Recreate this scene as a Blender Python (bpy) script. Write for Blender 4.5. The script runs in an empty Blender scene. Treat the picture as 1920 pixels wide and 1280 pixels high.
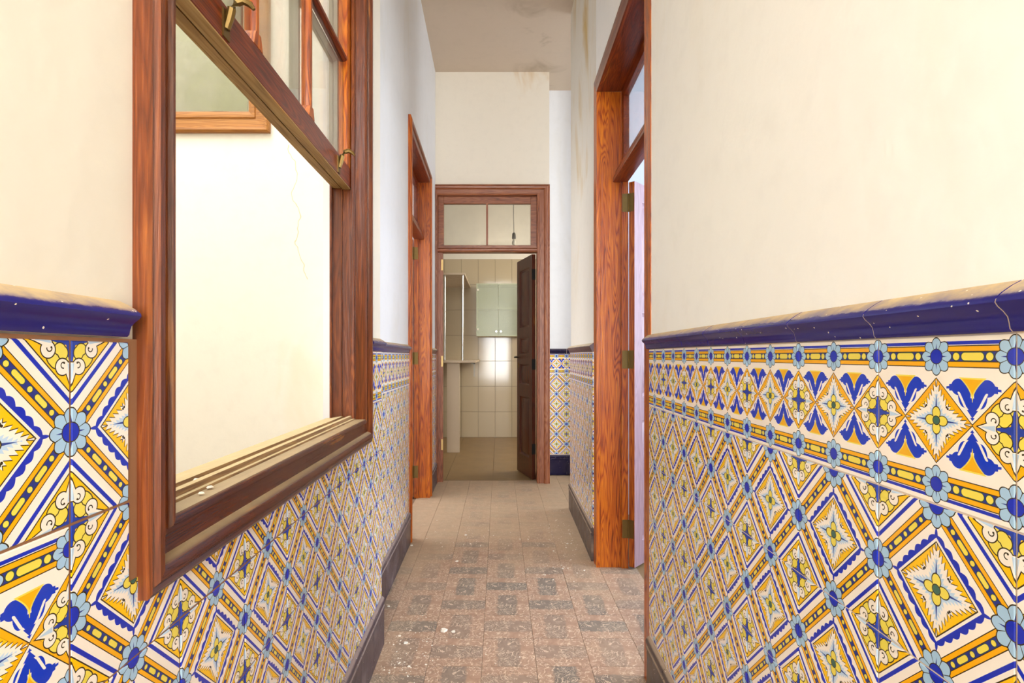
import bpy, bmesh, math, random
from mathutils import Matrix, Vector
random.seed(7)
SC = bpy.context.scene
COL = SC.collection

# ------------------------------------------------------------------ camera
F = 1008.0; VX, VY, HC = 936.0, 667.0, 1.18
cd = bpy.data.cameras.new('camera'); cam = bpy.data.objects.new('camera', cd); COL.objects.link(cam)
cam.location = (0, 0, HC); cam.rotation_euler = (math.pi/2, 0, 0)
cd.sensor_width = 36; cd.lens = 36*F/1920
cd.shift_x = (960-VX)/1920; cd.shift_y = (VY-640)/1920
cd.clip_start = 0.02
SC.camera = cam
# ------------------------------------------------------------------ world, light, exposure
w = bpy.data.worlds.new('world'); SC.world = w; w.use_nodes = True
bg = w.node_tree.nodes['Background']; bg.inputs[0].default_value = (0.86, 0.93, 1.0, 1); bg.inputs[1].default_value = 1.1
SC.view_settings.view_transform = 'Standard'; SC.view_settings.look = 'None'
SC.view_settings.gamma = 1; SC.view_settings.use_curve_mapping = False
SC.view_settings.exposure = 0.49
SC.cycles.use_denoising = True
SC.cycles.use_adaptive_sampling = True; SC.cycles.adaptive_threshold = 0.09; SC.cycles.adaptive_min_samples = 16
SC.cycles.max_bounces = 8; SC.cycles.diffuse_bounces = 4; SC.cycles.glossy_bounces = 4; SC.cycles.transmission_bounces = 6; SC.cycles.transparent_max_bounces = 12
SC.cycles.caustics_reflective = False; SC.cycles.caustics_refractive = False
SC.cycles.sample_clamp_indirect = 6
def area(name, loc, target, sx, sy, power, col=(1, 1, 1)):
    l = bpy.data.lights.new(name, 'AREA'); l.shape = 'RECTANGLE'; l.size = sx; l.size_y = sy; l.energy = power; l.color = col
    o = bpy.data.objects.new(name, l); COL.objects.link(o); o.location = loc
    o.rotation_euler = (Vector(target)-Vector(loc)).to_track_quat('-Z', 'Y').to_euler()
    return o
area('daylight_hall_behind', (0.03, -2.6, 2.0), (0.03, 3, 1.75), 0.95, 3.2, 150, (0.96, 0.98, 1.0))
area('daylight_patio', (-1.6, 1.0, 4.9), (-1.55, 1.05, 0), 1.9, 3.0, 104, (0.98, 0.98, 0.98))
area('daylight_bedroom', (3.3, 2.5, 1.9), (0.6, 2.6, 1.6), 2.0, 2.0, 80, (0.80, 0.89, 1.0))
area('fill_storeroom', (-2.25, 4.0, 1.9), (0.5, 3.9, 1.7), 1.6, 2.2, 38, (0.97, 0.98, 1.0))  # added fill lamp in the unseen room, brightens the far right wall
area('daylight_passage', (2.5, 4.75, 2.0), (0.5, 4.7, 1.7), 1.0, 3.0, 14, (0.93, 0.96, 1.0))
area('daylight_kitchen', (1.85, 6.4, 2.1), (-0.5, 6.6, 1.3), 1.2, 1.4, 44, (1.0, 0.95, 0.86))

# ------------------------------------------------------------------ node helpers
def lin(h):
    c = [int(h[i:i+2], 16)/255 for i in (0, 2, 4)]
    return tuple(x/12.92 if x <= .04045 else ((x+.055)/1.055)**2.4 for x in c)+(1,)
class E:
    def __init__(s, g, k): s.g = g; s.k = k
    def __add__(s, o): return s.g.m('ADD', s, o)
    __radd__ = __add__
    def __sub__(s, o): return s.g.m('SUBTRACT', s, o)
    def __rsub__(s, o): return s.g.m('SUBTRACT', o, s)
    def __mul__(s, o): return s.g.m('MULTIPLY', s, o)
    __rmul__ = __mul__
    def __truediv__(s, o): return s.g.m('DIVIDE', s, o)
    def __lt__(s, o): return s.g.m('LESS_THAN', s, o)
    def __gt__(s, o): return s.g.m('GREATER_THAN', s, o)
    def __and__(s, o): return s.g.m('MULTIPLY', s, o)
    def __or__(s, o): return s.g.m('MAXIMUM', s, o)
class G:
    def __init__(s, name):
        s.mat = bpy.data.materials.new(name); s.mat.use_nodes = True
        s.nt = s.mat.node_tree; s.N = s.nt.nodes; s.L = s.nt.links
        s.bsdf = s.N['Principled BSDF']
    def put(s, sock, v):
        if isinstance(v, E): s.L.new(v.k, sock)
        elif hasattr(v, 'is_linked'): s.L.new(v, sock)
        else: sock.default_value = v
    def m(s, op, a, b=0.0, c=None):
        n = s.N.new('ShaderNodeMath'); n.operation = op
        s.put(n.inputs[0], a); s.put(n.inputs[1], b)
        if c is not None: s.put(n.inputs[2], c)
        return E(s, n.outputs[0])
    def abs(s, a): return s.m('ABSOLUTE', a)
    def mn(s, a, b): return s.m('MINIMUM', a, b)
    def mx(s, a, b): return s.m('MAXIMUM', a, b)
    def sin(s, a): return s.m('SINE', a)
    def ln(s, a, b): return s.m('SQRT', a*a+b*b)
    def tri(s, a, p): return s.m('PINGPONG', a, p)
    def ss(s, a, lo, hi):
        n = s.N.new('ShaderNodeMapRange'); n.interpolation_type = 'SMOOTHSTEP'
        s.put(n.inputs[0], a); n.inputs[1].default_value = lo; n.inputs[2].default_value = hi
        n.inputs[3].default_value = 0; n.inputs[4].default_value = 1
        return E(s, n.outputs[0])
    def mix(s, f, a, b):
        n = s.N.new('ShaderNodeMix'); n.data_type = 'RGBA'
        s.put(n.inputs[0], f); s.put(n.inputs[6], a); s.put(n.inputs[7], b)
        return n.outputs[2]
    def coord(s, which='Object'):
        n = s.N.new('ShaderNodeTexCoord'); return n.outputs[which]
    def uv(s):
        sp = s.N.new('ShaderNodeSeparateXYZ'); s.L.new(s.coord('UV'), sp.inputs[0])
        return E(s, sp.outputs[0])*2.0-1.0, E(s, sp.outputs[1])*2.0-1.0
    def xyz(s, vec=None):
        sp = s.N.new('ShaderNodeSeparateXYZ'); s.L.new(vec or s.coord(), sp.inputs[0])
        return [E(s, sp.outputs[i]) for i in range(3)]
    def scale(s, vec, sc):
        n = s.N.new('ShaderNodeMapping'); s.L.new(vec, n.inputs[0]); n.inputs[3].default_value = sc
        return n.outputs[0]
    def geo(s): return s.N.new('ShaderNodeNewGeometry')
    def noise(s, vec, sc, det=3, rough=.5, dist=0):
        n = s.N.new('ShaderNodeTexNoise'); s.L.new(vec, n.inputs['Vector']); n.inputs['Scale'].default_value = sc
        n.inputs['Detail'].default_value = det; n.inputs['Roughness'].default_value = rough; n.inputs['Distortion'].default_value = dist
        return E(s, n.outputs['Fac'])
    def rand(s): return E(s, s.N.new('ShaderNodeObjectInfo').outputs['Random'])
    def ramp(s, f, stops):
        n = s.N.new('ShaderNodeValToRGB'); s.put(n.inputs[0], f); r = n.color_ramp
        while len(r.elements) < len(stops): r.elements.new(.5)
        for e, (p, c) in zip(r.elements, stops): e.position = p; e.color = c
        return n.outputs[0]
    def bump(s, h, st, dist=.01):
        n = s.N.new('ShaderNodeBump'); n.inputs['Strength'].default_value = st; n.inputs['Distance'].default_value = dist
        s.put(n.inputs['Height'], h); s.L.new(n.outputs[0], s.bsdf.inputs['Normal'])
    def out(s, col, rough=.5, spec=None, metal=None):
        s.put(s.bsdf.inputs['Base Color'], col); s.put(s.bsdf.inputs['Roughness'], rough)
        if spec is not None: s.bsdf.inputs['Specular IOR Level'].default_value = spec
        if metal is not None: s.bsdf.inputs['Metallic'].default_value = metal
        return s.mat
YEL, ORG, BLU, LBL, WHT, PAL, INK, GRN = map(lin, ('ffc600', 'fab200', '1a30ba', 'a9cbe6', 'fbf0e2', 'f1dc56', '3a2c12', '3f6a5c'))

# ------------------------------------------------------------------ painted tile patterns
def p_flower(g, c, p, q, k):
    p = p*k; q = q*k
    r = g.ln(p, q); th = g.m('ARCTAN2', q, p)
    lobe = g.abs(g.m('COSINE', th*4.0))
    R = lobe*.062+.198
    c = g.mix(r < R+.016, c, INK)
    c = g.mix(r < R, c, LBL)
    c = g.mix((lobe < .11) & (r < .225) & (r > .1), c, INK)
    sp = g.mn(p, q) < (.19-r)*.13
    c = g.mix(sp & (r < .19), c, lin('26308a'))
    c = g.mix(r < .112, c, INK)
    return g.mix(r < .1, c, BLU)
def p_star(g, c, ax, ay, k):
    ax = ax*k; ay = ay*k
    a = g.mx(ax, ay); b = g.mn(ax, ay)
    saw = g.m('FRACT', (a-b*.75)*11.0)
    e = (.51-a)*.62+(saw-.5)*.075 - b
    notch = .016-g.ln(a-.195, b-.175)
    c = g.mix(e > -.017, c, INK)
    c = g.mix(e > 0.0, c, WHT)
    e2 = (.385-a)*.42+(g.m('FRACT', (a-b*.5)*17.0)-.5)*.05-b
    c = g.mix(e2 > 0.0, c, lin('c0d8ee'))
    c = g.mix((b < (.385-a)*.075), c, lin('2d4494'))
    c = g.mix(notch > 0.0, c, INK)
    d = g.ln((a-.105)*.8, b)
    c = g.mix(d < .074, c, INK); c = g.mix(d < .062, c, PAL)
    r = g.ln(ax, ay)
    c = g.mix(r < .066, c, INK)
    return g.mix(r < .054, c, GRN)
def p_scroll(g, c, p, q, k):
    p = p*k; q = q*k
    a = g.mx(p, q); b = g.mn(p, q)
    tip = g.mn((.48-a)*.40-b, a-.24)
    lr = g.ln(a-.285, b-.10)
    lob = .085-lr
    base = g.mn(.045-b, g.mn(a-.16, .34-a))
    pal = .115-g.ln(a-.185, b-.165)
    horn = g.mn(.022-g.abs(lr-.108), (a+b*.4)*-1.0+.335)
    al = g.mx(pal, horn)
    wl = g.mx(tip, lob)
    c = g.mix(g.mx(al, wl) > -.014, c, INK)
    c = g.mix(al > 0.0, c, PAL)
    c = g.mix(b < .060-a*.20, c, lin('2540a4'))
    lf = .062-g.ln((a-.135)*.9, b-.095)
    c = g.mix((lf > -.012) & (a < .24), c, INK)
    c = g.mix((lf > 0.0), c, PAL)
    c = g.mix(g.mx(wl, horn-.5) > -.014, c, INK)
    c = g.mix(wl > 0.0, c, WHT)
    c = g.mix((b < .034-(a-.25)*.16) & (a > .25) & (a < .43), c, lin('bcd3e8'))
    # spiral hook inside each lobe
    d2 = g.ln(a-.268, b-.088)
    hook = (g.abs(d2-.032) < .0065) & (b > .080)
    c = g.mix(hook, c, INK)
    return g.mix(g.ln(a-.243, b-.078) < .0125, c, INK)
def bead(g, c, d, s, half):          # band cross distance d, centred coordinate s (already folded)
    e = g.ln(g.mx(s-half, 0.0), d)
    c = g.mix(e < .053, c, lin('2c4a34'))
    return g.mix(e < .043, c, PAL)
def glaze(g, c, tint=1):
    o = g.coord('UV'); n = g.noise(o, 5, 3)
    rnd = g.rand()
    hsv = g.N.new('ShaderNodeHueSaturation'); g.L.new(c, hsv.inputs['Color'])
    g.put(hsv.inputs['Value'], n*.10+rnd*.06+.92); g.put(hsv.inputs['Saturation'], n*.1+.95)
    c = hsv.outputs[0]
    g.bump(g.noise(o, 3, 2), .05, .01)
    return g.out(c, .2, .45)
def mat_diamond():
    g = G('painted_diamond_tile'); x, y = g.uv(); ax = g.abs(x); ay = g.abs(y)
    u = ax+ay; wv = g.abs(ax-ay); d = g.abs(u-1.0)
    c = g.mix(u > 1.425, WHT, INK)
    c = g.mix(u > 1.445, c, YEL)
    c = g.mix((u > 1.29) & (u < 1.36), c, BLU)
    sc = g.abs(g.sin(wv*15.0))*.05+g.tri(wv+.2, .37)*.10+.665
    c = g.mix(u < sc, c, BLU)
    c = g.mix(u < .62, c, WHT); c = g.mix(u < .578, c, INK); c = g.mix(u < .558, c, YEL)
    c = g.mix(d < .153, c, INK); c = g.mix(d < .138, c, ORG); c = g.mix(d < .07, c, INK); c = g.mix(d < .058, c, lin('2a3486'))
    c = bead(g, c, d, wv, 0.0)
    c = bead(g, c, d, g.abs(wv-.26), .085)
    c = bead(g, c, d, g.abs(wv-.52), 0.0)
    c = p_star(g, c, ax, ay, 1.0)
    c = p_scroll(g, c, 1.0-ax, 1.0-ay, 1.0)
    c = p_flower(g, c, 1.0-g.mx(ax, ay), g.mn(ax, ay), 1.0)
    return glaze(g, c)
def mat_border():
    g = G('painted_border_tile'); x, y = g.uv(); ax = g.abs(x); ay = g.abs(y)
    dx = g.mn(ax, 1.0-ax); u = dx+ay
    c = g.mix((ay > .895) & (ay < .935), WHT, BLU)
    d = g.abs(ay-.76)
    c = g.mix(d < .127, c, INK); c = g.mix(d < .115, c, ORG); c = g.mix(d < .062, c, INK); c = g.mix(d < .052, c, lin('2a3486'))
    s = g.abs(ax-.5)
    c = bead(g, c, d, s, .10); c = bead(g, c, d, g.abs(s-.215), 0.0)
    # tulip leaves
    low = g.mn((ay-.05)*.52+(g.m('FRACT', ay*12.0)-.5)*.024-s, .30-ay)
    body = .088-g.ln((s-.105)*1.05, (ay-.33)*.62)
    up = .094-g.ln((s-.185)*.95, (ay-.415)*1.0)
    tipu = g.mn((.375-s)*.42-g.abs(ay-.415+(s-.2)*.10)+(g.m('FRACT', s*16.0)-.5)*.022, g.mn(s-.2, .352-s))
    gap = .017-g.ln(s-.150-(ay-.3)*.55, g.mx(g.abs(ay-.275)-.07, 0.0))
    lf = g.mn(g.mx(g.mx(low, body), g.mx(up, tipu)), (0.0-1.0)*gap)
    lf = g.mn(lf, .512-ay)
    tri = (ay-.255)*(ay-.255)*2.4-s+.004
    tri = g.mn(tri, ay-.255)
    lf = g.mn(lf, (0.0-1.0)*tri)
    c = g.mix((lf > 0.0) & (u > .53), c, lin('0b38c4'))
    tr = g.mn(tri, .525-ay)
    c = g.mix(tr > 0.0, c, PAL); c = g.mix(tr > .018, c, lin('f2b400'))
    c = g.mix(u < .513, c, INK); c = g.mix(u < .498, c, ORG); c = g.mix(u < .42, c, lin('e0a000')); c = g.mix(u < .41, c, YEL)
    c = p_star(g, c, ax, ay, 1.16)
    c = p_scroll(g, c, 1.0-ax, ay, 1.12)
    c = p_flower(g, c, dx, d, 1.2)
    return glaze(g, c)

# ------------------------------------------------------------------ other materials
def mat_plaster(name, base, stain, amt, zlo=None, zhi=None, rough=.85, ylo=None, yhi=None, crack=False, xlo=None, xhi=None):
    g = G(name); o = g.coord(); x, y, z = g.xyz(o)
    n1 = g.noise(g.scale(o, (1, 1, .45)), 2.2, 4, .6, .6); n2 = g.noise(o, 14, 3, .6)
    f = g.ss(n1, .52, .72)*amt
    if zlo is not None: f = f*g.ss(z, zlo, zhi)
    if xlo is not None: f = f*g.ss(x, xlo, xhi)
    if ylo is not None: f = f*g.ss(y, ylo, yhi)
    c = g.mix(f, base, stain)
    c = g.mix(g.ss(n2, .45, .8)*.16, c, tuple(v*.80 for v in base[:3])+(1,))
    if crack:
        cx = g.abs(x+.98+(g.noise(o, 5, 3)-.5)*.16+(z-1.9)*.12)
        c = g.mix((cx < .0018) & (z > 1.55) & (z < 2.2), c, lin('ded0a8'))
    g.bump(n2, .07, .02)
    return g.out(c, rough, .3)
def mat_wood(name, axis, dark, mid, light, rough=.28, dust=0.0, sc=1.0, fig=.2):
    g = G(name); o = g.coord()
    s = {'x': (.9, 22, 22), 'y': (22, .9, 22), 'z': (22, 22, .9)}[axis]
    s2 = {'x': (.5, 7, 7), 'y': (7, .5, 7), 'z': (7, 7, .5)}[axis]
    n1 = g.noise(g.scale(o, s), 4.5*sc, 3, .62, 1.2)
    n2 = g.noise(g.scale(o, s2), 2.2*sc, 2, .5, .5)
    rings = g.abs(g.sin(n2*62.0))
    f = n1*.48+rings*fig+n2*.3
    c = g.ramp(f, [(.25, dark), (.52, mid), (.80, light)])
    wear = g.ss(g.noise(g.scale(o, s2), 4.5, 3, .6), .64, .72)
    c = g.mix(wear*.35, c, lin('d98a2c'))
    if dust:
        nz = E(g, g.xyz(g.geo().outputs['Normal'])[2].k)
        dn = g.ss(nz, .35, .95)*(g.noise(o, 30, 4)*.5+.62)*dust
        c = g.mix(g.mn(dn, 1.0), c, lin('cdb88c'))
        g.bump(n1, .2, .004)
        return g.out(c, g.mn(dn*.7+rough, .95), .5)
    g.bump(n1, .2, .004)
    return g.out(c, rough, .5)
def mat_plain(name, col, rough=.5, metal=0.0, var=.12, sc=30, spec=.5, bump=.05):
    g = G(name); o = g.coord(); n = g.noise(o, sc, 4, .6)
    c = g.mix(n*var*2.0, col, tuple(v*.55 for v in col[:3])+(1,))
    if bump: g.bump(n, bump, .005)
    return g.out(c, rough, spec, metal)
def mat_dusty_glaze(name, col, dustcol, edge, rough=.12, amt=1.0, wearc=.0):
    g = G(name); o = g.coord(); nz = g.xyz(g.geo().outputs['Normal'])[2]
    n = g.noise(o, 26, 5, .65)
    d = g.mn(g.ss(nz+(n-.5)*.5, edge, edge+.4)*amt, 1.0)
    flat = g.ss(g.noise(o, 7, 5, .65), .42, .75)*wearc
    c = g.mix(n*.3, col, tuple(v*.6 for v in col[:3])+(1,))
    c = g.mix(g.mx(d, flat), c, dustcol)
    v = g.N.new('ShaderNodeTexVoronoi'); g.L.new(o, v.inputs['Vector']); v.inputs['Scale'].default_value = 70
    c = g.mix((E(g, v.outputs['Distance']) < .09) & (g.noise(o, 40, 1) > .5), c, lin('f3ead8'))
    g.bump(n, .06, .004)
    return g.out(c, g.mx(d, flat)*.7+rough, .5)
def mat_glass(name, tint, dirt=.12, rough=.03):
    g = G(name); N = g.N
    tr = N.new('ShaderNodeBsdfTransparent'); tr.inputs[0].default_value = tint
    gl = N.new('ShaderNodeBsdfGlossy'); gl.inputs['Roughness'].default_value = rough; gl.inputs[0].default_value = (1, 1, 1, 1)
    df = N.new('ShaderNodeBsdfDiffuse'); df.inputs[0].default_value = lin('d8d2c0')
    fr = N.new('ShaderNodeFresnel'); fr.inputs[0].default_value = 1.45
    m1 = N.new('ShaderNodeMixShader'); g.put(m1.inputs[0], g.m('MULTIPLY', E(g, fr.outputs[0]), .35)); g.L.new(tr.outputs[0], m1.inputs[1]); g.L.new(gl.outputs[0], m1.inputs[2])
    m2 = N.new('ShaderNodeMixShader'); g.put(m2.inputs[0], g.ss(g.noise(g.coord(), 3.5, 5, .6), .35, .8)*dirt*1.6+dirt*.4); g.L.new(m1.outputs[0], m2.inputs[1]); g.L.new(df.outputs[0], m2.inputs[2])
    g.L.new(m2.outputs[0], N['Material Output'].inputs[0])
    return g.mat
def mat_floor_tile():
    g = G('cement_floor_tile'); x, y = g.uv(); o = g.coord(); w_ = g.geo().outputs['Position']
    n0 = g.noise(o, 9, 3, .5, .4)
    band = g.ss(g.abs(x+(n0-.5)*.14)+(g.noise(o, 60, 2)-.5)*.25, .52, .36)
    mott = g.noise(o, 26, 5, .65, .8)
    c = g.mix(mott, lin('8e6c58'), lin('cbaa90'))
    cg = g.mix(mott, lin('5c554e'), lin('9c9184'))
    c = g.mix(band*(g.rand()*.55+.40), c, cg)
    sq = g.abs(g.noise(o, 19, 2, .5, 2.6)-.5) < .022
    sq = sq & (g.noise(o, 7, 2) > .42)
    c = g.mix(sq*.8, c, lin('e0c8ae'))
    bl = (g.abs(g.noise(g.scale(o, (1.3, .8, 1)), 21, 2, .5, 2.0)-.5) < .010) & (g.noise(o, 9, 2) > .5)
    c = g.mix(bl*.6, c, lin('4a403a'))
    wx, wy, wz = g.xyz(w_)
    dust = g.ss(g.noise(w_, 2.6, 5, .65, .4)*.7+g.ss(wy, 2.3, 3.9)*.42+g.ss(g.abs(wx-.02), .22, .5)*.20, .40, .88)
    c = g.mix(dust*.86, c, g.mix(g.noise(w_, 18, 4, .6), lin('b09678'), lin('cfb596')))
    spk = (g.noise(w_, 120, 2, .6) > .70) & (g.noise(w_, 5, 3) > .50)
    c = g.mix(spk*.5, c, lin('e2d6c4'))
    g.bump(mott, .12, .004)
    return g.out(c, .55, .35)
M = {}
M['diamond'] = mat_diamond(); M['border'] = mat_border()
M['grout_pale'] = mat_plain('pale_grout', lin('e4d0bc'), .9); M['grout_brown'] = mat_plain('brown_grout', lin('9a6c4a'), .9)
M['cap'] = mat_dusty_glaze('cobalt_cap_glaze', lin('211f78'), lin('d2b88a'), .58, .14)
M['cap_dull'] = mat_dusty_glaze('dull_cap_glaze', lin('4a2c38'), lin('d8c8ac'), .40, .3)
M['skirt'] = mat_dusty_glaze('dusty_skirting_glaze', lin('33262a'), lin('9b8672'), .35, .30, 1.0, .55)
M['skirt_left'] = mat_dusty_glaze('dusty_plum_skirting_glaze', lin('3a2c3c'), lin('94827c'), .35, .30, 1.0, .6)
M['skirt_navy'] = mat_dusty_glaze('navy_skirting_glaze', lin('15123a'), lin('5a5058'), .6, .12, 1.0, .1)
M['wall_near'] = mat_plaster('cream_plaster', lin('f7f5f0'), lin('f2ebdd'), .4, rough=.8)
M['wall_left'] = mat_plaster('aged_cream_plaster', lin('e6dece'), lin('dccfb2'), .6)
M['wall_far'] = mat_plaster('white_plaster', lin('e8e8ea'), lin('dcd6ca'), .35)
M['wall_stain'] = mat_plaster('damp_stained_plaster', lin('ebe5d8'), lin('d6b97c'), 1.0, 1.3, 3.0)
M['wall_back'] = mat_plaster('back_plaster', lin('ece3d2'), lin('d3ad70'), 1.1, 3.45, 3.75, xlo=-.35, xhi=.25)
M['ceiling'] = mat_plaster('mouldy_ceiling', lin('cbb9a4'), lin('8e7c64'), .75, xlo=-.2, xhi=.45)
M['patio'] = mat_plaster('cream_patio_plaster', lin('f7f2e6'), lin('f0e4c8'), .5, crack=True)  # even cream base with random staining and a thin crack
M['room'] = mat_plain('pale_blue_wall', lin('ccd2de'), .8, var=.04)
M['wz'] = mat_wood('varnished_pine_upright', 'z', lin('4c1602'), lin('a2460a'), lin('d07414'), fig=.30)
M['wy'] = mat_wood('varnished_pine_along_corridor', 'y', lin('3e1206'), lin('722a10'), lin('ab5218'))
M['wx'] = mat_wood('varnished_pine_across', 'x', lin('4c2412'), lin('8c4c2a'), lin('b87a50'), .35)
M['winz'] = mat_wood('dark_window_wood_upright', 'z', lin('3c1a0c'), lin('6e3516'), lin('b0662a'), .30, fig=.14)
M['winy'] = mat_wood('dark_window_wood_rail', 'y', lin('34140a'), lin('5c2c16'), lin('88481f'), .22, dust=.6, fig=.1)  # dust tint on upward mouldings includes the apron's painted cove highlight
M['sill'] = mat_wood('dusty_sill_wood', 'y', lin('6a4a2c'), lin('94724a'), lin('b4925e'), .6, dust=1.0)
M['sashraw'] = mat_wood('bare_weathered_sash_wood', 'y', lin('7a5a30'), lin('a58450'), lin('c6aa72'), .7)
M['sashgrey'] = mat_plain('grey_weathered_paint', lin('b9b4a4'), .8)
M['doorz'] = mat_wood('backdoor_casing_wood', 'z', lin('5a2c16'), lin('935434'), lin('bd8560'), .4)
M['doordark'] = mat_wood('dark_door_leaf_wood', 'z', lin('2a0f06'), lin('4a1e0e'), lin('6e3014'), .3)
M['doorglare'] = mat_wood('mauve_glare_door_wood', 'z', lin('876c76'), lin('a2838e'), lin('b89ba6'), .35)  # mauve is glare on the varnished leaf, painted into the wood colour
M['patiowood'] = mat_wood('pale_oak_casing', 'x', lin('7c4a18'), lin('a86c2a'), lin('c98e44'), .5)  # pale oak tone on every face
M['brass'] = mat_plain('old_brass', lin('7d6436'), .4, .8); M['brass_bright'] = mat_plain('bright_brass', lin('d8b774'), .4, .5)
M['iron'] = mat_plain('black_iron', lin('1a1614'), .5, .4)
M['chrome'] = mat_plain('chrome_tube', lin('c9c6c0'), .18, 1.0, .03, bump=0)
M['glass'] = mat_glass('old_window_glass', (.98, .985, .97, 1), .03)
M['glass_patio'] = mat_glass('dusty_patio_glass', (.93, .95, .9, 1), .18)
M['frost'] = mat_plain('frosted_green_glass', lin('c3c8ac'), .25, var=.03, bump=0)
M['carcass'] = mat_plain('pale_laminate', lin('d8d2b8'), .4, var=.04, bump=0)
M['bar'] = mat_plain('beige_laminate', lin('cbb699'), .5, var=.06, bump=.02)
M['kgrout'] = mat_plain('kitchen_grout', lin('857a68'), .9)
M['ktile'] = mat_plain('glossy_white_wall_tile', lin('bfad8e'), .1, var=.03, sc=4, bump=.01)
M['kfloor'] = mat_plain('worn_kitchen_floor_slab', lin('9c7e54'), .5, var=.42, sc=5)
M['floor'] = mat_floor_tile()
M['ffill'] = mat_plain('floor_joint_mortar', lin('8a735c'), .9)
M['chip'] = mat_plain('plaster_chip', lin('efe6d6'), .9)
M['curtain'] = mat_plain('sage_curtain_cloth', lin('bdb79a'), .9, var=.15, sc=3)
M['black'] = mat_plain('black_plastic', lin('15130f'), .4)

# ------------------------------------------------------------------ mesh helpers
class MB:
    def __init__(s): s.v = []; s.f = []
    def add(s, vs, fs):
        o = len(s.v); s.v += [tuple(p) for p in vs]; s.f += [tuple(i+o for i in f) for f in fs]; return s
    def box(s, T, a0, a1, b0, b1, c0, c1):
        vs = [T(a, b, c) for a in (a0, a1) for b in (b0, b1) for c in (c0, c1)]
        return s.add(vs, [(0, 1, 3, 2), (4, 6, 7, 5), (0, 4, 5, 1), (2, 3, 7, 6), (0, 2, 6, 4), (1, 5, 7, 3)])
    def strip(s, A, B):                     # two matching closed loops of points -> prism
        n = len(A)
        return s.add(list(A)+list(B), [(i, (i+1) % n, n+(i+1) % n, n+i) for i in range(n)]+[tuple(range(n)), tuple(range(2*n-1, n-1, -1))])
    def tube(s, pts, r, seg=10):
        pts = [Vector(p) for p in pts]; rr = r if isinstance(r, (list, tuple)) else [r]*len(pts); rings = []
        for i, p in enumerate(pts):
            d = (pts[min(i+1, len(pts)-1)]-pts[max(i-1, 0)]).normalized()
            up = Vector((0, 0, 1)) if abs(d.z) < .9 else Vector((1, 0, 0))
            a = d.cross(up).normalized(); b = d.cross(a)
            rings.append([p+(a*math.cos(2*math.pi*k/seg)+b*math.sin(2*math.pi*k/seg))*rr[i] for k in range(seg)])
        vs = [q for ring in rings for q in ring]; fs = []
        for i in range(len(rings)-1):
            for k in range(seg): fs.append((i*seg+k, i*seg+(k+1) % seg, (i+1)*seg+(k+1) % seg, (i+1)*seg+k))
        fs += [tuple(range(seg))[::-1], tuple(range((len(rings)-1)*seg, len(rings)*seg))]
        return s.add(vs, fs)
    def mesh(s, name, bevel=0.0, smooth=False):
        me = bpy.data.meshes.new(name); me.from_pydata(s.v, [], s.f)
        bm = bmesh.new(); bm.from_mesh(me); bmesh.ops.recalc_face_normals(bm, faces=bm.faces)
        if bevel: bmesh.ops.bevel(bm, geom=list(bm.edges), offset=bevel, segments=1, affect='EDGES', clamp_overlap=True)
        bm.to_mesh(me); bm.free()
        if smooth:
            for p in me.polygons: p.use_smooth = True
        me.set_sharp_from_angle(angle=math.radians(42))
        return me
def tag(o, label=None, cat=None, group=None, kind=None):
    if label: o['label'] = label
    if cat: o['category'] = cat
    if group: o['group'] = group
    if kind: o['kind'] = kind
    return o
def setparent(o, p):
    o.parent = p
    if p is not None: o.matrix_parent_inverse = Matrix.Translation(-p.location) if p.type == 'EMPTY' else Matrix()
def obj(name, mb, mat, parent=None, bevel=0.0, smooth=False):
    me = mb if isinstance(mb, bpy.types.Mesh) else mb.mesh(name, bevel, smooth)
    if not me.materials: me.materials.append(M[mat])
    o = bpy.data.objects.new(name, me); COL.objects.link(o)
    if parent: setparent(o, parent)
    return o
def empty(name, loc):
    o = bpy.data.objects.new(name, None); o.location = loc; o.empty_display_size = .05; COL.objects.link(o); return o
class Fr:
    """wall frame: t along corridor depth (or X for cross walls), n out of the wall, h up"""
    def __init__(s, ox, k, sgn, cross=None):
        s.ox, s.k, s.s, s.cross = ox, k, sgn, cross
        s.rot = 0.0 if cross is not None else sgn*math.pi/2+(-k if sgn > 0 else -k)
    def __call__(s, t, n, h):
        if s.cross is not None: return Vector((t, s.cross-n, h))
        return Vector((s.ox+s.k*t+s.s*n, t-s.k*s.s*n, h))
KL, KR = -12/1008, 9/1008
WL = Fr(-.4612, KL, 1); WLF = Fr(-.534, KL, 1); WR = Fr(.5177, KR, -1)
WB = Fr(0, 0, 0, 5.0); WREC = Fr(0, 0, 0, 5.35); WK = Fr(0, 0, 0, 7.8); WP = Fr(0, 0, 0, 2.6)
ID = lambda a, b, c: Vector((a, b, c))
CEIL = 3.82

def wall(name, fr, segs, mat, label, thick):
    mb = MB()
    for t0, t1, h0, h1 in segs: mb.box(fr, t0, t1, -thick, 0, h0, h1)
    o = obj(name, mb, mat); return tag(o, label, 'wall', kind='structure')

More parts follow.
